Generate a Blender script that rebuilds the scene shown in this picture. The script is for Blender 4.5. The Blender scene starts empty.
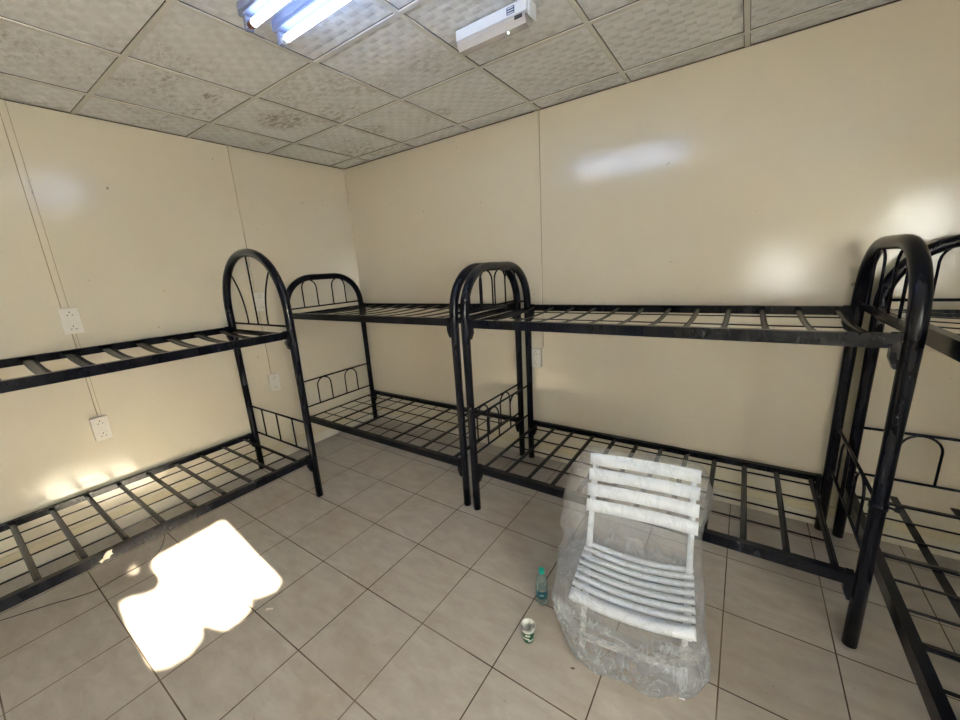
import bpy, bmesh, math, random
from mathutils import Vector, Matrix, noise
random.seed(7)
PI = math.pi
SC = bpy.context.scene
COL = SC.collection

# ------------------------------------------------------------------ helpers
def link(o, parent=None):
    COL.objects.link(o)
    if parent is not None:
        o.parent = parent
    return o

def obj(name, bm, mats, parent=None, smooth=False, loc=None):
    bmesh.ops.recalc_face_normals(bm, faces=bm.faces)
    me = bpy.data.meshes.new(name)
    bm.to_mesh(me); bm.free()
    if not isinstance(mats, (list, tuple)): mats = [mats]
    for m in mats: me.materials.append(m)
    if smooth:
        for p in me.polygons: p.use_smooth = True
    o = bpy.data.objects.new(name, me)
    if loc is not None: o.location = loc
    return link(o, parent)

def tag(o, label, cat, group=None):
    o['label'] = label; o['category'] = cat
    if group: o['group'] = group
    return o

def thing(name, label, cat, loc=(0, 0, 0), rotz=0, group=None):
    o = bpy.data.objects.new(name, None)
    o.empty_display_size = 0.1
    o.location = loc; o.rotation_euler = (0, 0, rotz)
    link(o)
    return tag(o, label, cat, group)

def struct(o):
    o['kind'] = 'structure'
    return o

def box(bm, x0, x1, y0, y1, z0, z1, mi=0, bev=0.0):
    vs = [bm.verts.new((x, y, z)) for x in (x0, x1) for y in (y0, y1) for z in (z0, z1)]
    F = [(0, 1, 3, 2), (4, 6, 7, 5), (0, 4, 5, 1), (2, 3, 7, 6), (0, 2, 6, 4), (1, 5, 7, 3)]
    fs = [bm.faces.new([vs[i] for i in f]) for f in F]
    for f in fs: f.material_index = mi
    if bev:
        es = set(e for f in fs for e in f.edges)
        r = bmesh.ops.bevel(bm, geom=list(es), offset=bev, segments=2, affect='EDGES', profile=0.5)
        for f in r['faces']: f.material_index = mi
    return fs

def sweep(bm, pts, prof, up=None, cap=True, mi=0, closed=False):
    """prof: list of (a,b) offsets in the side/normal frame, may be a function of index"""
    pts = [Vector(p) for p in pts]
    n = len(pts); rings = []
    prev = None
    for i, p in enumerate(pts):
        if closed:
            t = (pts[(i + 1) % n] - pts[i - 1]).normalized()
        else:
            t = (pts[min(i + 1, n - 1)] - pts[max(i - 1, 0)]).normalized()
        if up is not None:
            u = Vector(up); s = t.cross(u)
            if s.length < 1e-5: s = t.orthogonal()
            s.normalize(); nrm = s.cross(t).normalized()
        else:
            if prev is None: s = t.orthogonal().normalized()
            else:
                s = prev - t * prev.dot(t); s.normalize()
            prev = s; nrm = t.cross(s).normalized()
        pr = prof(i) if callable(prof) else prof
        rings.append([bm.verts.new(p + s * a + nrm * b) for a, b in pr])
    m = len(rings[0])
    rng = range(n) if closed else range(n - 1)
    for i in rng:
        A, B = rings[i], rings[(i + 1) % n]
        for j in range(m):
            f = bm.faces.new([A[j], A[(j + 1) % m], B[(j + 1) % m], B[j]]); f.material_index = mi; f.smooth = True
    if cap and not closed:
        for r in (rings[0], rings[-1]):
            f = bm.faces.new(r); f.material_index = mi

def circ(r, n=12):
    return [(r * math.cos(2 * PI * k / n), r * math.sin(2 * PI * k / n)) for k in range(n)]

def tube(bm, pts, r, n=12, cap=True, mi=0):
    sweep(bm, pts, circ(r, n), cap=cap, mi=mi)

def rect(w, h):
    return [(-w / 2, -h / 2), (w / 2, -h / 2), (w / 2, h / 2), (-w / 2, h / 2)]

def lathe(bm, prof, n=32, mi=0, cx=0, cy=0):
    rings = []
    for r, z in prof:
        rings.append([bm.verts.new((cx + r * math.cos(2 * PI * k / n), cy + r * math.sin(2 * PI * k / n), z)) for k in range(n)])
    for a in range(len(rings) - 1):
        for k in range(n):
            f = bm.faces.new([rings[a][k], rings[a][(k + 1) % n], rings[a + 1][(k + 1) % n], rings[a + 1][k]])
            f.smooth = True; f.material_index = mi
    return rings

def ngon_prism(bm, pts2, f3, th, mi=0):
    a = [bm.verts.new(f3(p[0], p[1], 0)) for p in pts2]
    b = [bm.verts.new(f3(p[0], p[1], th)) for p in pts2]
    bm.faces.new(a).material_index = mi
    bm.faces.new(b[::-1]).material_index = mi
    for i in range(len(a)):
        j = (i + 1) % len(a)
        bm.faces.new([a[i], b[i], b[j], a[j]]).material_index = mi

# ------------------------------------------------------------------ materials
class NT:
    def __init__(s, name):
        s.m = bpy.data.materials.new(name); s.m.use_nodes = True
        s.t = s.m.node_tree; s.t.nodes.clear()
        s.out = s.n('ShaderNodeOutputMaterial')
    def n(s, typ, **kw):
        nd = s.t.nodes.new(typ)
        for k, v in kw.items():
            if hasattr(nd, k) and not k.startswith('i_'): setattr(nd, k, v)
        return nd
    def l(s, a, b): s.t.links.new(a, b)
    def put(s, sock, v):
        if v is None: return
        if hasattr(v, 'is_output') or isinstance(v, bpy.types.NodeSocket): s.l(v, sock)
        else: sock.default_value = v
    def math(s, op, a, b=None, c=None, clamp=False):
        nd = s.n('ShaderNodeMath'); nd.operation = op; nd.use_clamp = clamp
        s.put(nd.inputs[0], a); s.put(nd.inputs[1], b)
        if c is not None: s.put(nd.inputs[2], c)
        return nd.outputs[0]
    def obj(s):
        return s.n('ShaderNodeTexCoord').outputs['Object']
    def geo(s):
        return s.n('ShaderNodeNewGeometry').outputs['Position']
    def mapv(s, vec, scale=(1, 1, 1), rot=(0, 0, 0), loc=(0, 0, 0)):
        nd = s.n('ShaderNodeMapping'); s.l(vec, nd.inputs[0])
        nd.inputs['Location'].default_value = loc; nd.inputs['Rotation'].default_value = rot; nd.inputs['Scale'].default_value = scale
        return nd.outputs[0]
    def noise(s, vec, scale=5, detail=4, rough=.5, dist=0):
        nd = s.n('ShaderNodeTexNoise'); s.l(vec, nd.inputs['Vector'])
        nd.inputs['Scale'].default_value = scale; nd.inputs['Detail'].default_value = detail
        nd.inputs['Roughness'].default_value = rough; nd.inputs['Distortion'].default_value = dist
        return nd.outputs['Fac']
    def ramp(s, fac, stops):
        nd = s.n('ShaderNodeValToRGB'); s.put(nd.inputs[0], fac)
        cr = nd.color_ramp
        while len(cr.elements) > 2: cr.elements.remove(cr.elements[-1])
        for i, (p, c) in enumerate(stops):
            e = cr.elements[i] if i < 2 else cr.elements.new(p)
            e.position = p; e.color = c if len(c) == 4 else (*c, 1)
        return nd.outputs[0]
    def mix(s, fac, a, b, mode='MIX'):
        nd = s.n('ShaderNodeMix'); nd.data_type = 'RGBA'; nd.blend_type = mode
        s.put(nd.inputs[0], fac)
        s.put(nd.inputs[6], a if not isinstance(a, tuple) else (*a[:3], 1)); s.put(nd.inputs[7], b if not isinstance(b, tuple) else (*b[:3], 1))
        return nd.outputs[2]
    def bump(s, h, strength=.3, dist=.01, nrm=None):
        nd = s.n('ShaderNodeBump'); nd.inputs['Strength'].default_value = strength; nd.inputs['Distance'].default_value = dist
        s.l(h, nd.inputs['Height'])
        if nrm: s.l(nrm, nd.inputs['Normal'])
        return nd.outputs[0]
    def bsdf(s, col, rough=.5, metal=0., spec=.5, normal=None, **kw):
        b = s.n('ShaderNodeBsdfPrincipled')
        s.put(b.inputs['Base Color'], col if not isinstance(col, tuple) else (*col[:3], 1))
        s.put(b.inputs['Roughness'], rough); s.put(b.inputs['Metallic'], metal)
        s.put(b.inputs['Specular IOR Level'], spec)
        if normal: s.l(normal, b.inputs['Normal'])
        for k, v in kw.items(): s.put(b.inputs[k.replace('_', ' ')], v)
        return b.outputs[0]
    def done(s, sh):
        s.l(sh, s.out.inputs[0]); return s.m

def srgb(r, g, b):
    f = lambda c: (c / 255 / 12.92) if c / 255 <= .04045 else ((c / 255 + .055) / 1.055) ** 2.4
    return (f(r), f(g), f(b))

def plain(name, col, rough=.5, metal=0, spec=.5, amt=.06, **kw):
    t = NT(name); n = t.noise(t.obj(), 40, 3)
    c = t.mix(n, tuple(x * (1 - amt) for x in col), tuple(min(1, x * (1 + amt)) for x in col))
    return t.done(t.bsdf(c, rough, metal, spec, **kw))

def mk_wall():
    t = NT('cream_gloss_paint'); p = t.geo()
    n1 = t.noise(p, 1.1, 4, .55); n2 = t.noise(p, 7, 5, .6)
    base = t.ramp(n1, [(.3, srgb(209, 198, 177)), (.7, srgb(215, 205, 184))])
    base = t.mix(t.math('MULTIPLY', n2, .16), base, srgb(198, 184, 158))
    # worn, scuffed paint patches low on the panels
    sep = t.n('ShaderNodeSeparateXYZ'); t.l(p, sep.inputs[0])
    low = t.math('SUBTRACT', 1.0, t.math('DIVIDE', sep.outputs[2], .75), clamp=True)
    sc = t.ramp(t.noise(p, 2.6, 7, .72), [(.50, (0, 0, 0)), (.62, (1, 1, 1))])
    fine = t.ramp(t.noise(p, 32, 5, .75), [(.45, (0, 0, 0)), (.6, (1, 1, 1))])
    m = t.math('MULTIPLY', t.math('MULTIPLY', sc, fine), t.math('MULTIPLY', low, .8))
    base = t.mix(m, base, srgb(222, 210, 186))
    # dirt specks
    sp = t.ramp(t.noise(p, 24, 2, .4), [(.765, (0, 0, 0)), (.79, (1, 1, 1))])
    base = t.mix(t.math('MULTIPLY', sp, .55), base, srgb(96, 76, 50))
    bh = t.noise(p, 75, 3, .6); bh2 = t.noise(p, 9, 3, .5)
    nb = t.bump(bh, .24, .003)
    rg = t.math('MULTIPLY_ADD', n1, .06, .07)
    return t.done(t.bsdf(base, rg, 0, .8, nb))

def gridmask(t, comp, off, pitch, half):
    """1 where |comp-(off+k*pitch)| < half"""
    a = t.math('SUBTRACT', comp, off - pitch / 2 + 100 * pitch * 0)
    a = t.math('ADD', a, 100 * pitch)
    a = t.math('MODULO', a, pitch)
    a = t.math('ABSOLUTE', t.math('SUBTRACT', a, pitch / 2))
    return t.math('LESS_THAN', a, half), a

def mk_floor():
    t = NT('ceramic_floor_tile'); p = t.geo()
    sep = t.n('ShaderNodeSeparateXYZ'); t.l(p, sep.inputs[0])
    S = .3939
    gx, ax = gridmask(t, sep.outputs[0], .3675, S, .0027)
    gy, ay = gridmask(t, sep.outputs[1], -.1774, S, .0027)
    g = t.math('MAXIMUM', gx, gy)
    # per tile tint
    fx = t.math('FLOOR', t.math('DIVIDE', t.math('ADD', sep.outputs[0], 10 * S - .3675), S))
    fy = t.math('FLOOR', t.math('DIVIDE', t.math('ADD', sep.outputs[1], 20 * S + .1774), S))
    cmb = t.n('ShaderNodeCombineXYZ'); t.l(fx, cmb.inputs[0]); t.l(fy, cmb.inputs[1])
    wn = t.n('ShaderNodeTexWhiteNoise'); wn.noise_dimensions = '2D'; t.l(cmb.outputs[0], wn.inputs['Vector'])
    n = t.noise(t.mapv(p, (1, 2.4, 1)), 6, 7, .62, .4)
    col = t.ramp(n, [(.25, srgb(155, 145, 134)), (.75, srgb(181, 173, 164))])
    col = t.mix(t.math('MULTIPLY', wn.outputs['Value'], .25), col, srgb(152, 141, 130))
    # trodden-in dirt and fine speckle
    d = t.ramp(t.noise(p, 1.7, 6, .65), [(.52, (0, 0, 0)), (.72, (1, 1, 1))])
    col = t.mix(t.math('MULTIPLY', d, .45), col, srgb(138, 121, 104))
    sp = t.ramp(t.noise(t.mapv(p, (1, 3, 1), (0, 0, .5)), 34, 4, .7), [(.64, (0, 0, 0)), (.72, (1, 1, 1))])
    col = t.mix(t.math('MULTIPLY', sp, .55), col, srgb(196, 184, 166))
    sp2 = t.ramp(t.noise(p, 47, 2, .5), [(.70, (0, 0, 0)), (.74, (1, 1, 1))])
    col = t.mix(t.math('MULTIPLY', sp2, .35), col, srgb(120, 98, 74))
    gn = t.ramp(t.noise(p, 2.3, 2, .5), [(.46, srgb(70, 58, 48)), (.60, srgb(112, 98, 84))])
    col = t.mix(g, col, gn)
    h = t.math('SUBTRACT', 1.0, g)
    nb = t.bump(h, .5, .002)
    nb = t.bump(t.noise(p, 60, 3, .6), .05, .004, nb)
    rg = t.math('MULTIPLY_ADD', n, .25, .26); rg = t.math('MAXIMUM', rg, t.math('MULTIPLY', g, .8))
    return t.done(t.bsdf(col, rg, 0, .42, nb))

CX, CY, CP = .3771, .1561, .6
def mk_ceiltile():
    t = NT('embossed_ceiling_tile'); p = t.geo()
    sep = t.n('ShaderNodeSeparateXYZ'); t.l(p, sep.inputs[0])
    # basket-weave emboss
    ch = t.n('ShaderNodeTexChecker'); t.l(t.mapv(p, (1, 1, 0)), ch.inputs[0]); ch.inputs['Scale'].default_value = 22
    wx = t.math('ABSOLUTE', t.math('SINE', t.math('MULTIPLY', sep.outputs[0], 22 * PI)))
    wy = t.math('ABSOLUTE', t.math('SINE', t.math('MULTIPLY', sep.outputs[1], 22 * PI)))
    mx = t.n('ShaderNodeMix'); mx.data_type = 'FLOAT'
    t.l(ch.outputs['Fac'], mx.inputs[0]); t.l(wx, mx.inputs[2]); t.l(wy, mx.inputs[3])
    weave = mx.outputs[0]
    nz = t.noise(t.mapv(p, (1, 3.2, 1)), 9, 6, .65)
    col = t.ramp(nz, [(.3, srgb(222, 223, 225)), (.7, srgb(235, 236, 238))])
    col = t.mix(t.math('MULTIPLY', ch.outputs['Fac'], .22), col, srgb(194, 193, 190))
    # brown mould and damp stains
    s1 = t.ramp(t.noise(t.mapv(p, (1, 1.2, 1), loc=(3.1, 1.7, 0)), 1.5, 5, .6), [(.47, (0, 0, 0)), (.62, (1, 1, 1))])
    s2 = t.ramp(t.noise(t.mapv(p, (1, 2.0, 1), (0, 0, .3)), 16, 6, .75), [(.46, (0, 0, 0)), (.62, (1, 1, 1))])
    far = t.math('SUBTRACT', 1.0, t.math('DIVIDE', sep.outputs[0], 2.6), clamp=True)
    st = t.math('MULTIPLY', t.math('MULTIPLY', s1, s2), t.math('MULTIPLY_ADD', far, .6, .4))
    col = t.mix(t.math('MULTIPLY', st, .8), col, srgb(120, 94, 64))
    # individual damp spots on particular tiles
    for (sx, sy, r, a) in ((.74, -1.06, .24, .95), (1.05, -.52, .16, .7), (.98, -.86, .14, .5), (1.6, -.42, .16, .5), (.66, -1.9, .12, .45), (.80, -1.52, .07, .95), (.3, -1.75, .12, .3)):
        dx = t.math('SUBTRACT', sep.outputs[0], sx); dy = t.math('MULTIPLY', t.math('SUBTRACT', sep.outputs[1], sy), 1.3)
        dd = t.math('SQRT', t.math('ADD', t.math('MULTIPLY', dx, dx), t.math('MULTIPLY', dy, dy)))
        k = t.math('SUBTRACT', 1.0, t.math('DIVIDE', dd, r), clamp=True)
        k = t.math('MULTIPLY', t.math('MULTIPLY', k, 2.0, clamp=True), t.math('MULTIPLY_ADD', s2, .8, .15))
        col = t.mix(t.math('MULTIPLY', k, a), col, srgb(112, 92, 66))
    nb = t.bump(weave, .45, .006); nb = t.bump(nz, .3, .006, nb)
    return t.done(t.bsdf(col, .55, 0, .3, nb))

def mk_black(name='black_enamel_paint', wear=.5, dust=.3):
    t = NT(name); p = t.geo()
    n = t.noise(p, 60, 5, .7); n2 = t.noise(t.mapv(p, (1, 1, .35)), 14, 5, .7)
    col = t.ramp(n2, [(.3, (.003, .0035, .006)), (.75, (.006, .007, .012))])
    ch = t.ramp(n, [(.66, (0, 0, 0)), (.72, (1, 1, 1))])
    reg = t.ramp(t.noise(p, 5, 3, .6), [(.45, (0, 0, 0)), (.62, (1, 1, 1))])
    col = t.mix(t.math('MULTIPLY', t.math('MULTIPLY', ch, reg), wear), col, srgb(128, 112, 98))
    ZZ = 0; du = t.ramp(t.noise(p, 9, 5, .65), [(.5, (0, 0, 0)), (.75, (1, 1, 1))])
    col = t.mix(t.math('MULTIPLY', du, dust * .09), col, srgb(92, 84, 76))
    rg = t.math('MULTIPLY_ADD', n2, .20, .12)
    return t.done(t.bsdf(col, rg, 0, .22, t.bump(n, .08, .003)))

M = {}
M['wall'] = mk_wall()
M['floor'] = mk_floor()
M['ceil'] = mk_ceiltile()
M['grid'] = plain('dusty_ceiling_grid_metal', srgb(208, 206, 200), .5)
M['gap'] = plain('dark_gap', srgb(52, 44, 36), .9)
M['base'] = plain('pale_skirting_tile', srgb(206, 198, 182), .3)
M['channel'] = plain('painted_channel', srgb(202, 190, 160), .4)
M['black'] = mk_black(wear=.3, dust=.1)
M['blackworn'] = mk_black('worn_black_enamel_paint', .9, .5)
M['slat'] = mk_black('dusty_black_slat_paint', .25, .9)
M['trunk'] = plain('cream_trunking_plastic', srgb(208, 196, 164), .4)
M['edge_shade'] = plain('edge_shadow_tone', srgb(150, 133, 102), .8)
M['outlet'] = plain('white_socket_plastic', srgb(214, 208, 198), .35)
M['hole'] = plain('black_socket_hole', (.01, .01, .01), .7)
M['white'] = plain('white_fitting_enamel', srgb(222, 224, 228), .35)
M['batten'] = plain('dull_batten_enamel', srgb(126, 132, 156), .5)
M['greyplastic'] = plain('smoky_diffuser_plastic', srgb(176, 170, 166), .3)
M['dark'] = plain('dark_print', (.02, .022, .03), .5)
M['bluegrey'] = plain('blue_grey_label_print', srgb(70, 84, 120), .5)
M['chair'] = plain('white_painted_wood', srgb(240, 244, 250), .4, amt=.02)
M['brown'] = plain('brown_tube_end', srgb(112, 70, 50), .5)
M['alu'] = plain('window_aluminium', srgb(190, 190, 188), .4, .6)
M['curtain'] = plain('brown_sun_mask_cloth', srgb(120, 96, 70), .9)
M['cupwhite'] = plain('white_paper_cup', srgb(228, 226, 220), .6)
M['cupgreen'] = plain('green_cup_print', srgb(24, 96, 58), .5)
M['tea'] = plain('brown_tea_dregs', srgb(92, 72, 58), .3)
M['teal'] = plain('teal_cap_plastic', srgb(30, 168, 148), .4)
M['label'] = plain('dark_teal_label', srgb(18, 92, 104), .4)
M['paper'] = plain('torn_white_paper', srgb(214, 206, 188), .8)
M['cable'] = plain('black_cable_rubber', (.012, .011, .011), .6)
t = NT('fluorescent_tube_glow')
e = t.n('ShaderNodeEmission'); e.inputs[0].default_value = (.44, .62, 1, 1); e.inputs[1].default_value = 15
M['tube'] = t.done(e.outputs[0])
t = NT('green_indicator_glow')
e = t.n('ShaderNodeEmission'); e.inputs[0].default_value = (.75, 1, .8, 1); e.inputs[1].default_value = 3
M['led'] = t.done(e.outputs[0])
# water bottle film
t = NT('clear_bottle_plastic')
tr = t.n('ShaderNodeBsdfTransparent'); tr.inputs[0].default_value = (.86, .93, .92, 1)
gl = t.bsdf(srgb(190, 205, 200), .12, 0, .6)
fr = t.n('ShaderNodeLayerWeight'); fr.inputs[0].default_value = .45
mx = t.n('ShaderNodeMixShader'); t.l(t.math('MULTIPLY_ADD', fr.outputs['Facing'], .55, .14), mx.inputs[0]); t.l(tr.outputs[0], mx.inputs[1]); t.l(gl, mx.inputs[2])
M['bottle'] = t.done(mx.outputs[0])
# thin wrinkled polythene
t = NT('crinkled_clear_polythene'); p = t.obj()
tr = t.n('ShaderNodeBsdfTransparent'); tr.inputs[0].default_value = (.98, .985, .99, 1)
c1 = t.noise(t.mapv(p, (1.5, 1.5, .8), (.25, .1, 0)), 7, 7, .66, 1.6)
c2 = t.noise(t.mapv(p, (1, 1, .55)), 34, 4, .6, 1.0)
def crease(c, k): return t.math('SUBTRACT', 1.0, t.math('MULTIPLY', t.math('ABSOLUTE', t.math('SUBTRACT', c, .5)), k), clamp=True)
rid = crease(c1, 34.0); rid2 = crease(c2, 12.0)
nb = t.bump(c1, .55, .03); nb = t.bump(c2, .45, .008, nb)
gl = t.n('ShaderNodeBsdfGlossy'); gl.inputs['Color'].default_value = (1, 1, 1, 1); gl.inputs['Roughness'].default_value = .15; t.l(nb, gl.inputs['Normal'])
df = t.n('ShaderNodeBsdfDiffuse'); df.inputs['Color'].default_value = (.86, .92, 1, 1)
tl = t.n('ShaderNodeBsdfTranslucent'); tl.inputs['Color'].default_value = (.86, .92, 1, 1)
m0 = t.n('ShaderNodeMixShader'); m0.inputs[0].default_value = .4; t.l(df.outputs[0], m0.inputs[1]); t.l(tl.outputs[0], m0.inputs[2])
lw = t.n('ShaderNodeLayerWeight'); lw.inputs[0].default_value = .3; t.l(nb, lw.inputs['Normal'])
sp_ = t.n('ShaderNodeSeparateXYZ'); t.l(p, sp_.inputs[0])
lowz = t.math('SUBTRACT', 1.0, t.math('DIVIDE', t.math('SUBTRACT', sp_.outputs[2], .36, clamp=True), .08), clamp=True)
fog = t.ramp(t.noise(p, 4.2, 3, .6, .6), [(.38, (0, 0, 0)), (.66, (1, 1, 1))])
# haze of the film itself (white), gathered along creases and where it is doubled low down
fd = t.math('MULTIPLY_ADD', rid, t.math('MULTIPLY_ADD', lowz, .10, .16), .03)
fd = t.math('ADD', fd, t.math('MULTIPLY', rid2, .05))
fd = t.math('ADD', fd, t.math('MULTIPLY', t.math('MULTIPLY_ADD', fog, .20, .27), lowz), clamp=True)
mA = t.n('ShaderNodeMixShader'); t.l(fd, mA.inputs[0]); t.l(tr.outputs[0], mA.inputs[1]); t.l(m0.outputs[0], mA.inputs[2])
fg = t.math('MULTIPLY_ADD', lw.outputs['Facing'], .36, .11, clamp=True)
m2 = t.n('ShaderNodeMixShader'); t.l(fg, m2.inputs[0]); t.l(mA.outputs[0], m2.inputs[1]); t.l(gl.outputs[0], m2.inputs[2])
M['bag'] = t.done(m2.outputs[0])
t = NT('window_glass')
tr = t.n('ShaderNodeBsdfTransparent'); tr.inputs[0].default_value = (.96, .98, .97, 1)
gl = t.n('ShaderNodeBsdfGlossy'); gl.inputs['Roughness'].default_value = .02
mx = t.n('ShaderNodeMixShader'); mx.inputs[0].default_value = .05; t.l(tr.outputs[0], mx.inputs[1]); t.l(gl.outputs[0], mx.inputs[2])
M['glass'] = t.done(mx.outputs[0])
t = NT('sun_diffusing_glass')  # unseen frosted pane, added so the sun enters there only diffused
tl = t.n('ShaderNodeBsdfTranslucent'); tl.inputs['Color'].default_value = (.80, .86, .88, 1)
gl = t.bsdf((.7, .74, .74), .4, 0, .5)
mx = t.n('ShaderNodeMixShader'); mx.inputs[0].default_value = .12; t.l(tl.outputs[0], mx.inputs[1]); t.l(gl, mx.inputs[2])
M['frost'] = t.done(mx.outputs[0])

# ------------------------------------------------------------------ room shell
RX, RY, H, TH = 5.0, -4.25, 2.685, .12
bm = bmesh.new(); box(bm, -TH, RX + TH, RY - TH, TH, -.1, 0)
struct(obj('floor', bm, M['floor']))
bm = bmesh.new(); box(bm, -TH, 0, RY, 0, 0, H + .02)
struct(obj('wall_left', bm, M['wall']))
bm = bmesh.new(); box(bm, -TH, RX + TH, 0, TH, 0, H + .02)
struct(obj('wall_back', bm, M['wall']))

WY0, WY1, WZ0, WZ1 = -3.95, -2.15, 1.05, 2.12          # window in the right wall
bm = bmesh.new()
box(bm, RX, RX + TH, RY, WY0, 0, H + .02); box(bm, RX, RX + TH, WY1, 0, 0, H + .02)
box(bm, RX, RX + TH, WY0, WY1, 0, WZ0); box(bm, RX, RX + TH, WY0, WY1, WZ1, H + .02)
struct(obj('wall_right', bm, M['wall']))
VX0, VX1, VZ0, VZ1 = 3.62, 4.16, 1.02, 1.62            # small window in the front wall
bm = bmesh.new()
box(bm, -TH, VX0, RY - TH, RY, 0, H + .02); box(bm, VX1, RX + TH, RY - TH, RY, 0, H + .02)
box(bm, VX0, VX1, RY - TH, RY, 0, VZ0); box(bm, VX0, VX1, RY - TH, RY, VZ1, H + .02)
struct(obj('wall_front', bm, M['wall']))

def win_frame(n, f3, a0, a1, z0, z1, mull):
    bm = bmesh.new(); w = .035
    def b(a, c, za, zc):
        vs = [bm.verts.new(f3(x, d, z)) for x in (a, c) for d in (.03, .07) for z in (za, zc)]
        for f in [(0, 1, 3, 2), (4, 6, 7, 5), (0, 4, 5, 1), (2, 3, 7, 6), (0, 2, 6, 4), (1, 5, 7, 3)]:
            bm.faces.new([vs[i] for i in f])
    b(a0, a1, z0, z0 + w); b(a0, a1, z1 - w, z1); b(a0, a0 + w, z0, z1); b(a1 - w, a1, z0, z1)
    for mm in mull: b(mm - w / 2, mm + w / 2, z0, z1)
    o = struct(obj('window_%d' % n, bm, M['alu']))
    cuts = [a0] + list(mull) + [a1]
    for q in range(len(cuts) - 1):
        bm = bmesh.new()
        vs = [bm.verts.new(f3(x, .05, z)) for x, z in ((cuts[q], z0), (cuts[q + 1], z0), (cuts[q + 1], z1), (cuts[q], z1))]
        bm.faces.new(vs)
        obj('window_pane', bm, M['frost'] if (n == 1 and q == 0) else M['glass'], o)
win_frame(1, lambda a, d, z: (RX + d, a, z), WY0, WY1, WZ0, WZ1, [-3.06])
win_frame(2, lambda a, d, z: (a, RY - d, z), VX0, VX1, VZ0, VZ1, [])

# ceiling: tiles with T-bar grid
bm = bmesh.new(); box(bm, -TH, RX + TH, RY - TH, TH, H + .004, H + .06)
struct(obj('ceiling', bm, M['ceil']))
bm = bmesh.new(); gb = bmesh.new()
xs = [CX + CP * i for i in range(0, 8)]; ys = [-(CY + CP * j) for j in range(0, 7)]
for x in xs:
    box(bm, x - .0115, x + .0115, RY, 0, H - .004, H + .004)
    box(gb, x - .0155, x - .0115, RY, 0, H + .001, H + .0045); box(gb, x + .0115, x + .0135, RY, 0, H + .001, H + .0045)
for y in ys:
    box(bm, 0, RX, y - .0115, y + .0115, H - .0038, H + .004)
    box(gb, 0, RX, y - .0135, y - .0115, H + .001, H + .0045); box(gb, 0, RX, y + .0115, y + .0155, H + .001, H + .0045)
struct(obj('trim_1', bm, M['grid']))
struct(obj('trim_2', gb, M['gap']))
# wall angle along the ceiling edge
bm = bmesh.new()
box(bm, 0, RX, -.005, 0, H - .006, H); box(bm, 0, .005, RY, 0, H - .006, H)
struct(obj('trim_3', bm, M['gap']))
# skirting
for nm, a in (('left', (0, .010, RY, 0)), ('back', (0, RX, -.010, 0)), ('right', (RX - .01, RX, RY, 0)), ('front', (0, RX, RY, RY + .01))):
    bm = bmesh.new(); box(bm, *a, 0, .085, bev=.003)
    struct(obj('baseboard_' + nm, bm, M['base']))
bm = bmesh.new(); box(bm, 0, .006, RY, 0, .0851, .135); box(bm, 0, .009, RY, 0, .135, .139)
struct(obj('trim_4', bm, M['channel']))
bm = bmesh.new(); box(bm, 0, RX, -.006, 0, .0851, .135); box(bm, 0, RX, -.009, 0, .135, .139)
struct(obj('trim_5', bm, M['channel']))
# corner bead
bm = bmesh.new(); box(bm, 0, .012, -.012, 0, .14, H - .006, bev=.003)
struct(obj('trim_6', bm, M['wall']))

# ------------------------------------------------------------------ trunking + sockets
def trunk(axis, c, z0, z1, w, label, d=.012):
    bm = bmesh.new()
    e = .0035  # wider backing strip, coloured as the shadow line along the edges
    if axis == 'x': box(bm, 0, d, c - w / 2, c + w / 2, z0, z1, bev=.002); box(bm, 0, .0015, c - w / 2 - e * .6, c + w / 2 + e, z0, z1, mi=1)
    else: box(bm, c - w / 2, c + w / 2, -d, 0, z0, z1, bev=.002); box(bm, c - w / 2 - e, c + w / 2 + e, -.0015, 0, z0, z1, mi=1)
    return tag(obj('cable_trunking', bm, [M['wall'], M['edge_shade']]), label, 'trunking', 'cable trunking strips')
ZT = H - .007
trunk('x', -2.245, 1.535, ZT, .030, 'long painted trunking strip from ceiling to upper socket, left end of left wall')
trunk('x', -2.240, .822, 1.378, .016, 'thin trunking strip joining the two sockets beside the rail, left end of left wall')
trunk('x', -1.082, 1.538, ZT, .030, 'painted trunking strip from ceiling to socket behind the pointed bed arch')
trunk('x', -1.088, .812, 1.378, .016, 'thin trunking strip dropping to the low socket behind the pointed bed arch')
trunk('y', 2.155, .978, ZT, .034, 'tall painted trunking strip running down the back wall to its socket')

def socket(loc, rotz, label):
    r = thing('wall_socket', label, 'socket', loc, rotz, 'white double wall sockets')
    W, HH, D = .082, .152, .036
    bm = bmesh.new(); box(bm, -W / 2, W / 2, -D + .010, 0, -HH / 2, HH / 2, bev=.003)
    obj('back_box', bm, M['outlet'], r)
    bm = bmesh.new(); box(bm, -W / 2 - .002, W / 2 + .002, -D, -D + .0095, -HH / 2 - .002, HH / 2 + .002, bev=.003)
    f = obj('face_plate', bm, M['outlet'], r)
    for s in (-1, 1):
        bm = bmesh.new()
        zc = s * .043
        box(bm, -.026, .026, -D - .0035, -D - .0001, zc - .022, zc + .022, bev=.0015)
        for hx, hz, w, h in ((0, .011, .0022, .0045), (-.011, -.006, .0042, .002), (.011, -.006, .0042, .002)):
            box(bm, hx - w, hx + w, -D - .0042, -D - .0034, zc + hz - h, zc + hz + h, mi=1)
        obj('socket_outlet', bm, [M['outlet'], M['hole']], f)
    bm = bmesh.new(); box(bm, -.012, .012, -D - .003, -D - .0001, -.009, .009, bev=.001)
    obj('rocker_switch', bm, M['outlet'], f)
    return r
RL = -PI / 2   # faces +x
def sock_left(y, z, lab): 
    return socket((.0005, y, z), PI / 2, lab)
sock_left(-2.238, 1.455, 'white double socket above the upper bed rail, nearest the left frame edge')
sock_left(-2.252, .742, 'white double socket on left wall above the lower bunk mesh')
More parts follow.
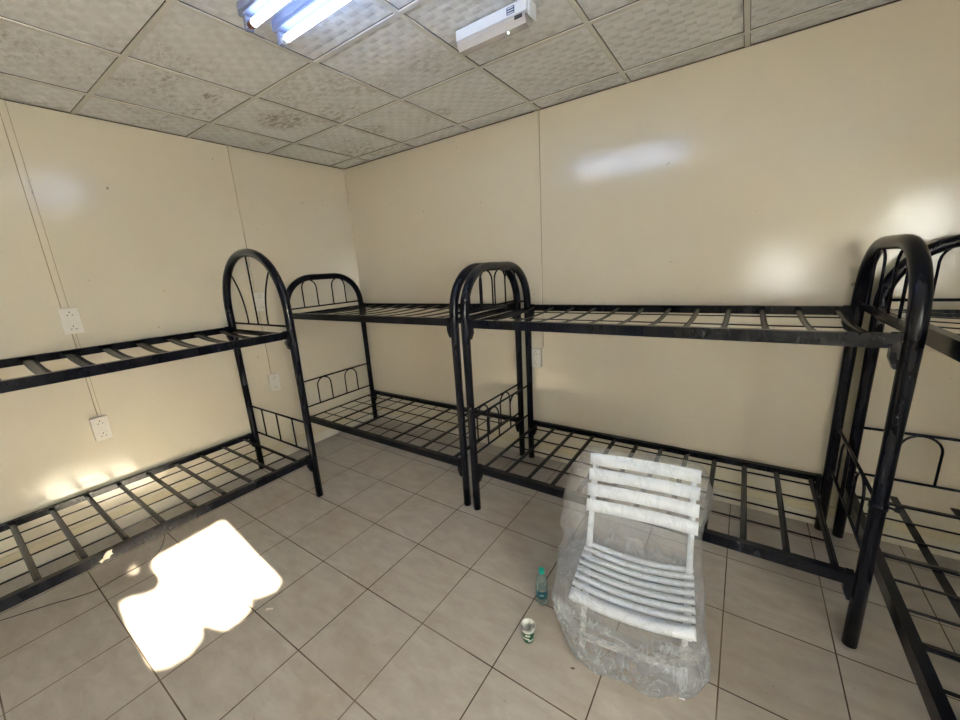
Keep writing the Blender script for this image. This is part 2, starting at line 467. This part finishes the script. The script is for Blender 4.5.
sock_left(-1.082, 1.455, 'white double socket seen through the pointed bed arch')
sock_left(-1.092, .732, 'white double socket low on left wall between two bed posts')
socket((2.120, -.0005, .893), 0, 'white double socket on the back wall below the upper bunk')

# ------------------------------------------------------------------ ceiling lights
def batten(xb, y, label):
    r = thing('tube_light', label, 'light', (xb, y, H - .004), 0, 'lit fluorescent tube lights')
    bm = bmesh.new(); box(bm, 0, 1.22, -.024, .024, -.038, 0, bev=.004)
    box(bm, .02, 1.20, -.032, -.0242, -.026, -.003)
    obj('batten_body', bm, M['batten'], r)
    for x0 in (.012, 1.186):
        bm = bmesh.new(); box(bm, x0, x0 + .022, -.015, .015, -.088, -.0385, bev=.003)
        obj('lamp_holder', bm, M['batten'], r)
    bm = bmesh.new(); tube(bm, [(.062, 0, -.071), (1.158, 0, -.071)], .0135, 16)
    tb = obj('lamp_tube', bm, M['tube'], r)
    for x0 in (.0345, 1.1585):
        bm = bmesh.new(); tube(bm, [(x0, 0, -.071), (x0 + .027, 0, -.071)], .0140, 16)
        obj('tube_cap', bm, M['brown'] if (y < -1.7 and x0 < .1) else M['white'], tb)
    return r
batten(1.735, -1.775, 'lit tube light nearer the top frame edge, with a brown end cap')
batten(1.735, -1.640, 'lit tube light with white end cap, nearer the back wall of the two')

r = thing('emergency_light', 'unlit white emergency light box fixed flat to the ceiling tiles', 'emergency light', (2.285, -1.11, H - .004))
bm = bmesh.new(); box(bm, 0, .36, 0, .085, -.042, 0, bev=.004)
obj('housing', bm, M['white'], r)
bm = bmesh.new()
prof = [(0.004, -.0425), (.004, -.060), (.016, -.080), (.050, -.084), (.074, -.070), (.081, -.0425)]
a = [bm.verts.new((.004, y, z)) for y, z in prof]; b = [bm.verts.new((.350, y, z)) for y, z in prof]
for i in range(6):
    j = (i + 1) % 6; bm.faces.new([a[i], a[j], b[j], b[i]])
bm.faces.new(a); bm.faces.new(b)
df_ = obj('diffuser', bm, M['greyplastic'], r)
bm = bmesh.new(); box(bm, .268, .305, -.0012, -.0001, -.036, -.010); 
obj('rating_label', bm, M['bluegrey'], r)
bm = bmesh.new()
for k in range(3): box(bm, .272, .301, -.0020, -.0013, -.034 + k * .009, -.031 + k * .009)
obj('label_print', bm, M['white'], r)
bm = bmesh.new(); box(bm, .302, .338, .0008, .0035, -.062, -.048, bev=.001)
obj('maker_badge', bm, M['dark'], df_)
bm = bmesh.new(); tube(bm, [(.262, .020, -.083), (.262, .020, -.089)], .004, 10)
obj('indicator_lamp', bm, M['led'], df_)
bm = bmesh.new(); box(bm, .3605, .372, .012, .072, -.060, -.004, bev=.003)
obj('end_cover', bm, M['white'], r)

# ------------------------------------------------------------------ bunk beds
def arch_pts(hw, z0, a, b, expo, n=14):
    """post - arch - post centre line in the y,z plane"""
    P = [(-hw, .003), (-hw, .40), (-hw, .9), (-hw, z0 - .05)]
    for k in range(n + 1):
        th = PI / 2 * k / n
        c = math.cos(th) ** (2 / expo); s = math.sin(th) ** (2 / expo)
        P.append((-hw + a - a * c, z0 + b * s))
    if a < hw - 1e-3: P.append((0, z0 + b))
    Q = [(-y, z) for y, z in P[::-1]]
    if abs(Q[0][0]) < 1e-4 and abs(P[-1][0]) < 1e-4: Q = Q[1:]
    return P + Q

GROUP = 'black metal bunk beds'
def bed(label, loc, rotz, L, hw, spec):
    r = thing('bunk_bed', label, 'bunk bed', loc, rotz, GROUP)
    mt = spec.get('mat', M['black'])
    UT, LT, RH = spec['ut'], spec['lt'], spec.get('rh', .050)
    # end frames
    for e, xe in enumerate((0, L)):
        bm = bmesh.new()
        ap = arch_pts(hw, *spec['arch'])
        sweep(bm, [(xe, y, z) for y, z in ap], lambda i: circ(.0250 + .0035 * max(0, min(1, (ap[i][1] - .9) / .4)), 16))
        fr = obj('end_frame', bm, mt, r)
        gb_ = spec['gbar']
        flat = spec.get('flat_end') == e
        zb = 1.338 if flat else gb_
        bm = bmesh.new()
        if flat: box(bm, xe - .004, xe + .004, -hw + .02, hw - .02, zb - .018, zb + .018)
        else: tube(bm, [(xe, -hw + .02, zb), (xe, hw - .02, zb)], .0075, 8)
        obj('guard_bar', bm, mt, fr)
        for zb2 in spec['lbars']:
            bm = bmesh.new(); tube(bm, [(xe, -hw + .02, zb2), (xe, hw - .02, zb2)], .0075, 8)
            obj('guard_bar', bm, mt, fr)
        if spec['fan']:
            ya = spec['fan']
            for s in (-1, 1):
                bm = bmesh.new(); P = []
                for k in range(13):
                    q = k / 12
                    P.append((xe, s * (.145 + .155 * q ** 2.4), zb + q * .40))
                tube(bm, P, .006, 8); obj('fan_rod', bm, mt, fr)
            bm = bmesh.new(); tube(bm, [(xe, 0, zb), (xe, 0, spec['arch'][0] + spec['arch'][2] - .015)], .006, 8)
            obj('fan_rod', bm, mt, fr)
            for y in (-.225, 0, .225):
                bm = bmesh.new(); tube(bm, [(xe, y, spec['lbars'][0]), (xe, y, spec['lbars'][1])], .006, 8)
                obj('guard_rod', bm, mt, fr)
        else:
            hc = spec.get('hc', .16)
            for c in (-hc, hc):
                for za, zt in ((zb, 1.612), (spec['lbars'][1], spec['lbars'][0] - .004)):
                    P = [(xe, c - .075, za)]
                    rr = .075
                    for k in range(11):
                        th = PI * k / 10
                        P.append((xe, c - rr * math.cos(th), zt - rr + rr * math.sin(th)))
                    P.append((xe, c + .075, za))
                    bm = bmesh.new(); tube(bm, P, .0058, 8)
                    obj('guard_hoop', bm, mt, fr)
        # cross rails between the posts at each bunk level
        for zt in (UT, LT):
            s = 1 if e == 0 else -1
            if zt == UT and not flat:
              bm = bmesh.new()
              box(bm, min(xe + s * .030, xe + s * .034), max(xe + s * .030, xe + s * .034), -hw + .026, hw - .026, zt - .050, zt - .012)
              obj('end_rail', bm, mt, r)
            for sy in (-1, 1):
                # tapered hook bracket welded on the post
                bm = bmesh.new()
                xo = xe + s * .0275
                yy = sy * hw
                P = [(xo, zt + .004), (xo + s * .026, zt + .004), (xo + s * .026, zt - .085), (xo + s * .010, zt - .125), (xo, zt - .125)]
                ngon_prism(bm, P, lambda a_, z_, t_: (a_, yy - .014 + t_, z_), .028)
                obj('rail_bracket', bm, mt, fr)
    # side rails (angle section)
    for zt, nm in ((UT, 'u'), (LT, 'l')):
        for sy in (-1, 1):
            bm = bmesh.new()
            y0 = sy * (hw + .0145); y1 = sy * (hw + .0185)
            box(bm, .055, L - .055, min(y0, y1), max(y0, y1), zt - RH, zt)
            ya, yb = sy * (hw - .016), sy * (hw + .0146)
            box(bm, .055, L - .055, min(ya, yb), max(ya, yb), zt - .006, zt)
            # tongue that reaches the post bracket
            for xa, xb in ((.028, .0551), (L - .0551, L - .028)):
                box(bm, xa, xb, min(y0, y1), max(y0, y1), zt - RH, zt)
            o = obj('side_rail', bm, spec.get('railmat', mt), r)
            if spec.get('chip') and nm == 'l' and sy == 1:
                pb = bmesh.new()
                pts = [(1.15 + (a_ - 1.15) * .75 - .014, b_ * .85) for a_, b_ in [(1.15, .0), (1.158, -.022), (1.150, -.030), (1.166, -.036), (1.176, -.052), (1.196, -.046), (1.215, -.058), (1.226, -.044), (1.204, -.034), (1.196, -.018), (1.187, -.008), (1.176, .0)]]
                ngon_prism(pb, pts, lambda a_, z_, t_: (a_, y1 + .0002 + t_, zt + z_ * .9), .0012)
                po = obj('torn_sticker', pb, M['paper'], o); po['label'] = 'torn white sticker scrap'
    # slats
    def slat(xc, w, z, sag, m, y0=-hw + .0, th=.003):
        bm = bmesh.new(); P = []
        for k in range(13):
            q = -1 + 2 * k / 12
            P.append((xc, q * (hw + .008), z - sag * (1 - q * q)))
        sweep(bm, P, rect(w, th), up=(0, 0, 1))
        obj('slat', bm, m, r)
    def wire(y, xa, xb, z, w=.006):
        bm = bmesh.new(); tube(bm, [(xa, y, z), (xb, y, z)], w, 8)
        obj('mesh_wire', bm, mt, r)
    for lvl, zt in (('up', UT), ('low', LT)):
        sp = spec[lvl]; sag = sp['sag']
        for xc, w in sp['slats']:
            slat(xc, w, zt - .009, sag, M['slat'] if lvl == 'up' else mt)
        for yq in sp.get('wires', []):
            z = zt - .019 - sag * (1 - (yq / hw) ** 2)
            wire(yq, sp['slats'][0][0], sp['slats'][-1][0], z, sp.get('wr', .005))
        for yq, w in sp.get('long', []):
            bm = bmesh.new(); box(bm, .03, L - .03, yq - w / 2, yq + w / 2, zt - .018, zt - .013)
            obj('long_slat', bm, mt, r)
    return r

W4 = [-.255, -.075, .105, .290]
YC = -.465
std = (1.335, .30, .300, 2.15)
SP = .1585
midslats = [(.078 + SP * k, .027) for k in range(12)]
mid = bed('low arched bunk bed along the back wall, behind the wrapped chair', (2.062, YC, 0), 0, 1.903, .420,
    dict(ut=1.326, lt=.345, arch=std, gbar=1.360, lbars=(.665, .410), fan=None, flat_end=1,
         up=dict(sag=.030, slats=midslats, wires=[-.25, 0, .25], wr=.0035),
         low=dict(sag=0, slats=midslats, wires=[-.212, -.040, .135, .312], wr=.0052)))
# clamp ring with bolt on the near right post
bm = bmesh.new(); tube(bm, [(1.903, -.420, .652), (1.903, -.420, .676)], .0285, 16)
cl = obj('post_clamp', bm, M['black'], mid)
bm = bmesh.new(); tube(bm, [(1.928, -.420, .664), (1.946, -.424, .662)], .005, 8); tube(bm, [(1.946, -.424, .662), (1.958, -.426, .661)], .009, 8)
obj('clamp_bolt', bm, M['black'], cl)
left2 = []
for k, w in enumerate([.034, .010, .034, .010, .034, .010, .010, .034, .010, .034, .010, .034]):
    left2.append((.085 + .1575 * k, w))
bed('low arched bunk bed in the far corner where the two walls meet', (.055, YC, 0), 0, 1.919, .415,
    dict(ut=1.332, lt=.345, arch=std, gbar=1.360, lbars=(.665, .410), fan=None,
         up=dict(sag=.022, slats=[(.10 + .172 * k, .062) for k in range(11)]),
         low=dict(sag=0, slats=left2, wires=W4, wr=.0048)))
bed('bunk bed with tall pointed arch and fan rods along the left wall', (.472, -1.345, 0), -PI / 2, 1.905, .434,
    dict(ut=1.283, lt=.350, arch=(1.385, .434, .447, 2.15), gbar=1.312, lbars=(.597, .362), fan=True, mat=M['blackworn'], railmat=M['blackworn'], chip=True,
         up=dict(sag=.045, slats=[(.100 + .170 * k, .058) for k in range(11)]),
         low=dict(sag=0, slats=[(.116 + .1588 * k, .026) for k in range(11)], wires=[-.255, -.085, .085, .255], wr=.0045)))
bed('bunk bed at the right frame edge running out from the back wall', (4.462, -.070, 0), -PI / 2, 1.93, .420,
    dict(ut=1.331, rh=.058, lt=.345, arch=std, gbar=1.360, lbars=(.680, .415), fan=None, hc=.178,
         up=dict(sag=.02, slats=[(.10 + .160 * k, .027) for k in range(12)], wires=[-.2, 0, .2], wr=.004),
         low=dict(sag=0, slats=[(.13 + .1605 * k, .034 if k % 3 == 0 else .014) for k in range(12)], long=[(-.245, .030), (-.03, .030), (.19, .030)])))

# ------------------------------------------------------------------ folding chair
CL, CR = (3.215, -1.475, 0), math.radians(7)
ch = thing('folding_chair', 'white slatted folding chair wrapped in clear plastic', 'chair', CL, CR)
def bar(name, pts, w, h, up=(0, 0, 1), par=ch, mat=None):
    bm = bmesh.new(); sweep(bm, pts, rect(w, h), up=up); return obj(name, bm, mat or M['chair'], par)
BU = .190
for s in (-1, 1):
    # upright runs from backrest top down to the front foot
    bar('backrest_leg', [(s * BU, -.020, .004), (s * BU, .128, .435), (s * BU, .255, .735), (s * BU, .285, .800)], .020, .034, up=(0, -1, .42))
    bar('seat_leg', [(s * (BU - .030), .270, .004), (s * (BU - .030), -.115, .405)], .020, .032, up=(0, 1, .9))
    bar('seat_rail', [(s * (BU - .004), -.150, .418), (s * (BU - .004), .150, .408)], .018, .022)
def yb(z): return .255 + (z - .735) * .43
for k in range(4):
    zc = .785 - k * .060
    bm = bmesh.new(); P = []
    for i in range(13):
        q = -1 + i / 6
        P.append((q * .212, yb(zc) - .022 + .010 * (1 - q * q), zc))
    sweep(bm, P, rect(.010, .050), up=(0, .35, 1))
    obj('back_slat', bm, M['chair'], ch)
for k in range(8):
    yk = .140 - k * .0395
    w = .020 if k < 7 else .040
    if k == 7: yk -= .008
    bm = bmesh.new(); P = []
    for i in range(17):
        q = -1 + i / 8
        P.append((q * .205, yk, .446 - .026 * (1 - q * q) - (.006 if k == 7 else 0)))
    sweep(bm, P, rect(w, .011 if k < 7 else .020), up=(0, 0, 1))
    obj('seat_slat', bm, M['chair'], ch)
bar('stretcher', [(-BU + .01, -.015, .11), (BU - .01, -.015, .11)], .022, .016)
bar('stretcher', [(-BU + .03, .19, .095), (BU - .03, .19, .095)], .022, .016)

# plastic bag around the chair (local frame of the chair)
#        z      x0      x1      y0      y1
lev = [(.004, -.235,  .225, -.060,  .235),
       (.030, -.265,  .255, -.085,  .262),
       (.100, -.292,  .270, -.105,  .275),
       (.200, -.300,  .248, -.125,  .275),
       (.320, -.298,  .238, -.155,  .265),
       (.400, -.292,  .230, -.176,  .262),
       (.455, -.286,  .228, -.172,  .262),
       (.480, -.290,  .228,  .020,  .268),
       (.520, -.312,  .228,  .110,  .285),
       (.600, -.322,  .232,  .165,  .305),
       (.660, -.318,  .250,  .190,  .315),
       (.720, -.300,  .250,  .210,  .325),
       (.770, -.250,  .240,  .236,  .330),
       (.815, -.222,  .220,  .266,  .312)]
def lerp_lev(z):
    for a_, b_ in zip(lev, lev[1:]):
        if z <= b_[0]:
            q = (z - a_[0]) / (b_[0] - a_[0]); q = q * q * (3 - 2 * q) if a_[0] > .45 else q
            return [a_[i] + (b_[i] - a_[i]) * q for i in range(1, 5)]
    return list(lev[-1][1:])
bm = bmesh.new(); NZ, NA = 170, 300
rings = []
for i in range(NZ + 1):
    z = .004 + (.815 - .004) * i / NZ
    x0, x1, y0, y1 = lerp_lev(z); cx, cy, ax, ay = (x0 + x1) / 2, (y0 + y1) / 2, (x1 - x0) / 2, (y1 - y0) / 2
    ring = []
    for k in range(NA):
        th = 2 * PI * k / NA; c, s = math.cos(th), math.sin(th); ex = 2 / (2.6 if z < .25 else 3.6)
        ux = math.copysign(abs(c) ** ex, c); uy = math.copysign(abs(s) ** ex, s)
        p = Vector((cx + ax * ux, cy + ay * uy, z))
        # crumples: long ridges plus finer creases
        n1 = noise.fractal(Vector((p.x * 9 + z * 2.2, p.y * 9, z * 3.5)), 1.0, 2.0, 4)
        n2 = 1 - abs(noise.noise(Vector((p.x * 8 + 5, p.y * 8 - z * 3, z * 6 + 3)))) * 3
        am = .012 if z < .43 or x0 + ax * (1 + ux) < -.215 else .008
        n3 = 1 - abs(noise.noise(Vector((p.x * 30 + z * 14, p.y * 30 + 9, z * 16 - p.x * 9)))) * 4
        n4 = noise.noise(Vector((th * 2.2, 3.1, z * 1.6)))
        d = n1 * am + max(0, n2) * am * 1.1 + max(0, n3) * am * .14 + n4 * am * .9
        out = Vector((ux * .8, uy, 0)).normalized()
        p += out * d
        if i > 0: p.z += noise.noise(Vector((p.x * 7, p.y * 7, 2))) * .012 * (1 if z > .02 else 0)
        ring.append(bm.verts.new(p))
    rings.append(ring)
for i in range(NZ):
    for k in range(NA):
        bm.faces.new([rings[i][k], rings[i][(k + 1) % NA], rings[i + 1][(k + 1) % NA], rings[i + 1][k]])
cv = bm.verts.new(sum((v.co for v in rings[-1]), Vector()) / NA + Vector((0, 0, .004)))
for k in range(NA): bm.faces.new([rings[-1][k], rings[-1][(k + 1) % NA], cv])
for f in bm.faces: f.smooth = True
bag = obj('plastic_bag', bm, M['bag'], None, True, CL)
bag.rotation_euler = (0, 0, CR)
tag(bag, 'crinkled clear polythene bag draped over the white folding chair', 'plastic bag')

# ------------------------------------------------------------------ bottle, cup, small things
b = thing('water_bottle', 'small clear water bottle with teal cap on floor beside the bag', 'bottle', (2.772, -1.352, .001), .4)
bm = bmesh.new()
P = [(.0, .004), (.020, .001), (.026, .006), (.0275, .02), (.0265, .035), (.0275, .05), (.0275, .085), (.0262, .09), (.0275, .095), (.0262, .104), (.0275, .11), (.0262, .119), (.0270, .128), (.023, .146), (.016, .160), (.0125, .166), (.0125, .1725)]
lathe(bm, P, 32); obj('bottle_body', bm, M['bottle'], b, True)
bm = bmesh.new(); rg_ = lathe(bm, [(.0282, .042), (.0284, .045), (.0284, .080), (.0282, .083)], 32); obj('bottle_label', bm, M['label'], b, True)
bm = bmesh.new()
for k in range(5): box(bm, -.0095 + k * .0042, -.0072 + k * .0042, -.0296, -.0286, .060, .068)
bl = obj('label_mark', bm, M['white'], b)
bm = bmesh.new()
R_ = lathe(bm, [(.0148, .173), (.0152, .175), (.0152, .190), (.0135, .193)], 24); bm.faces.new(R_[-1]); bm.faces.new(R_[0])
obj('bottle_cap', bm, M['teal'], b)

c = thing('paper_cup', 'small white and green paper cup with dregs on the floor', 'cup', (2.803, -1.562, .001), 0)
bm = bmesh.new()
def cr_(z): return .0225 + z / .076 * .0095
PO = [(0, .0015), (cr_(0), 0)] + [(cr_(z), z) for z in (.01, .02, .030, .040, .050, .058, .066, .074)] + [(.0338, .0745), (.0342, .0765), (.0328, .0780), (.0312, .0765)] + [(cr_(z) - .0012, z) for z in (.06, .04, .02, .008)] + [(.0, .007)]
rg_ = lathe(bm, PO, 40)
for f in bm.faces:
    m_ = f.calc_center_median(); rad = math.hypot(m_.x, m_.y)
    if rad > cr_(m_.z) - .0007 and m_.z < .060:
        th = math.atan2(m_.y, m_.x); wv = .014 + .006 * math.sin(th * 3)
        f.material_index = 0 if wv < m_.z < wv + .012 or abs(m_.z - .045) < .0035 and math.sin(th * 4) > .3 else 1
obj('cup_body', bm, [M['cupwhite'], M['cupgreen']], c, True)
bm = bmesh.new(); R_ = lathe(bm, [(.0002, .0150), (.0225, .0148)], 32); bm.faces.new(R_[0][::-1])
obj('tea_dregs', bm, M['tea'], c)

bm = bmesh.new()
cp = [(.15, -3.35), (.30, -3.08), (.432, -2.884), (.52, -2.718), (.575, -2.635), (.612, -2.56), (.606, -2.50), (.600, -2.45), (.585, -2.30), (.50, -2.22), (.36, -2.16), (.20, -2.10)]
def cat(P, n=10):
    out = []
    for i in range(len(P) - 1):
        p0, p1, p2, p3 = P[max(i - 1, 0)], P[i], P[i + 1], P[min(i + 2, len(P) - 1)]
        for k in range(n):
            t_ = k / n
            out.append(tuple(.5 * ((2 * p1[j]) + (-p0[j] + p2[j]) * t_ + (2 * p0[j] - 5 * p1[j] + 4 * p2[j] - p3[j]) * t_ ** 2 + (-p0[j] + 3 * p1[j] - 3 * p2[j] + p3[j]) * t_ ** 3) for j in (0, 1)))
    out.append(P[-1]); return out
tube(bm, [(x, y, .0026) for x, y in cat(cp)], .0020, 6)
tag(obj('floor_cable', bm, M['cable'], None, True), 'thin black cable lying on the floor under the left bed', 'cable')
def scrap(pts, z, label, mat):
    bm = bmesh.new(); ngon_prism(bm, pts, lambda a_, b_, t_: (a_, b_, .0006 + t_), z)
    return tag(obj('floor_scrap', bm, mat), label, 'scrap', 'scraps on the floor')
scrap([(1.585, -2.105), (1.615, -2.085), (1.622, -2.094), (1.60, -2.108), (1.598, -2.118)], .001, 'tiny white paper scrap on the tiles beside the sunlit patch', M['paper'])
scrap([(3.008, -1.585), (3.022, -1.577), (3.027, -1.583), (3.014, -1.590)], .002, 'tiny dark leaf scrap on the tile in front of the bag', M['tea'])

# ------------------------------------------------------------------ curtain added at the right window, unseen: hole cut to shape the sun patch
TZ, TY = .42, .094
def towin(x, y):
    return (y - TY * (RX - x), TZ * (RX - x))
patch = [(.585, -1.885), (.62, -2.285), (.70, -2.315), (.80, -2.315), (.89, -2.33), (.945, -2.37), (.93, -2.42), (.885, -2.465), (.875, -2.505), (1.12, -2.525), (1.455, -2.535), (1.50, -2.50),
         (1.515, -2.42), (1.47, -2.355), (1.40, -2.335), (1.415, -2.315), (1.53, -2.275), (1.535, -2.20), (1.49, -2.135), (1.43, -2.12), (1.47, -2.09), (1.51, -2.02), (1.46, -1.965)]
hole = [towin(x, y) for x, y in patch]
bm = bmesh.new()
xw = RX - .012
oy0, oy1, oz0, oz1 = -3.12, -2.05, .98, 2.20
outer = [(oy0, oz0), (oy1, oz0), (oy1, oz1), (oy0, oz1)]
def loop(pts, x): 
    vs = [bm.verts.new((x, a_, b_)) for a_, b_ in pts]
    return vs, [bm.edges.new((vs[i], vs[(i + 1) % len(vs)])) for i in range(len(vs))]
spot = [towin(.618 + .017 * math.cos(q * PI / 4), -2.388 + .016 * math.sin(q * PI / 4)) for q in range(8)]
sv = {}
for x in (xw, xw + .003):
    vo, eo = loop(outer, x); vh, eh = loop(hole, x); vp, ep = loop(spot, x)
    bmesh.ops.triangle_fill(bm, use_beauty=True, use_dissolve=False, edges=eo + eh + ep, normal=(1, 0, 0))
    sv[x] = (vo, vh, vp)
for q in (0, 1, 2):
    A, B = sv[xw][q], sv[xw + .003][q]
    for i in range(len(A)):
        bm.faces.new([A[i], A[(i + 1) % len(A)], B[(i + 1) % len(A)], B[i]])
tag(obj('window_curtain', bm, M['curtain']), 'unseen brown sheet added at the right wall window, hole cut to shape the sun patch', 'curtain')

# ------------------------------------------------------------------ light
w = bpy.data.worlds.new('daylight'); SC.world = w; w.use_nodes = True
nt = w.node_tree; nt.nodes.clear()
o_ = nt.nodes.new('ShaderNodeOutputWorld'); bg = nt.nodes.new('ShaderNodeBackground'); sk = nt.nodes.new('ShaderNodeTexSky')
sk.sky_type = 'HOSEK_WILKIE'; sk.turbidity = 3
bg.inputs[1].default_value = 1.0
nt.links.new(sk.outputs[0], bg.inputs[0]); nt.links.new(bg.outputs[0], o_.inputs[0])

sd = Vector((-1, TY, -TZ)).normalized()
sl = bpy.data.lights.new('sun', 'SUN'); sl.energy = 125; sl.angle = math.radians(.55); sl.color = (1, .88, .68)
so = bpy.data.objects.new('sun', sl); link(so); so.rotation_euler = sd.to_track_quat('-Z', 'Y').to_euler(); so.location = (8, -3, 4)

def area(name, loc, d, sx, sy, power, col):
    a_ = bpy.data.lights.new(name, 'AREA'); a_.shape = 'RECTANGLE'; a_.size = sx; a_.size_y = sy; a_.energy = power; a_.color = col
    o = bpy.data.objects.new(name, a_); link(o); o.location = loc; o.rotation_euler = Vector(d).to_track_quat('-Z', 'Y').to_euler()
    return o
area('daylight_right_window', (RX + .11, -3.53, 1.6), (-1, 0, 0), .78, 1.0, 58, (.95, .98, 1))
area('daylight_front_window', ((VX0 + VX1) / 2, RY - .11, (VZ0 + VZ1) / 2), (0, 1, 0), .5, .56, 8, (1, .97, .92))

# ------------------------------------------------------------------ camera
cam = bpy.data.cameras.new('camera'); co = bpy.data.objects.new('camera', cam); link(co)
cam.sensor_fit = 'HORIZONTAL'; cam.sensor_width = 36; cam.lens = 36 * 382.586 / 960; cam.clip_start = .02
Rw = [[0.82769, 0.55824, -0.05744], [0.08488, -0.22572, -0.97049], [-0.55473, 0.79838, -0.23421]]
right = Vector(Rw[0]).normalized(); fwd = Vector(Rw[2]).normalized(); down = fwd.cross(right).normalized(); right = down.cross(fwd).normalized()
up = -down; bk = -fwd
co.matrix_world = Matrix(((right.x, up.x, bk.x, 3.4697), (right.y, up.y, bk.y, -2.7729), (right.z, up.z, bk.z, 1.6309), (0, 0, 0, 1)))
SC.camera = co
vs_ = SC.view_settings
vs_.view_transform = 'Standard'; vs_.look = 'None'; vs_.gamma = 1; vs_.use_curve_mapping = False
vs_.exposure = 0.48
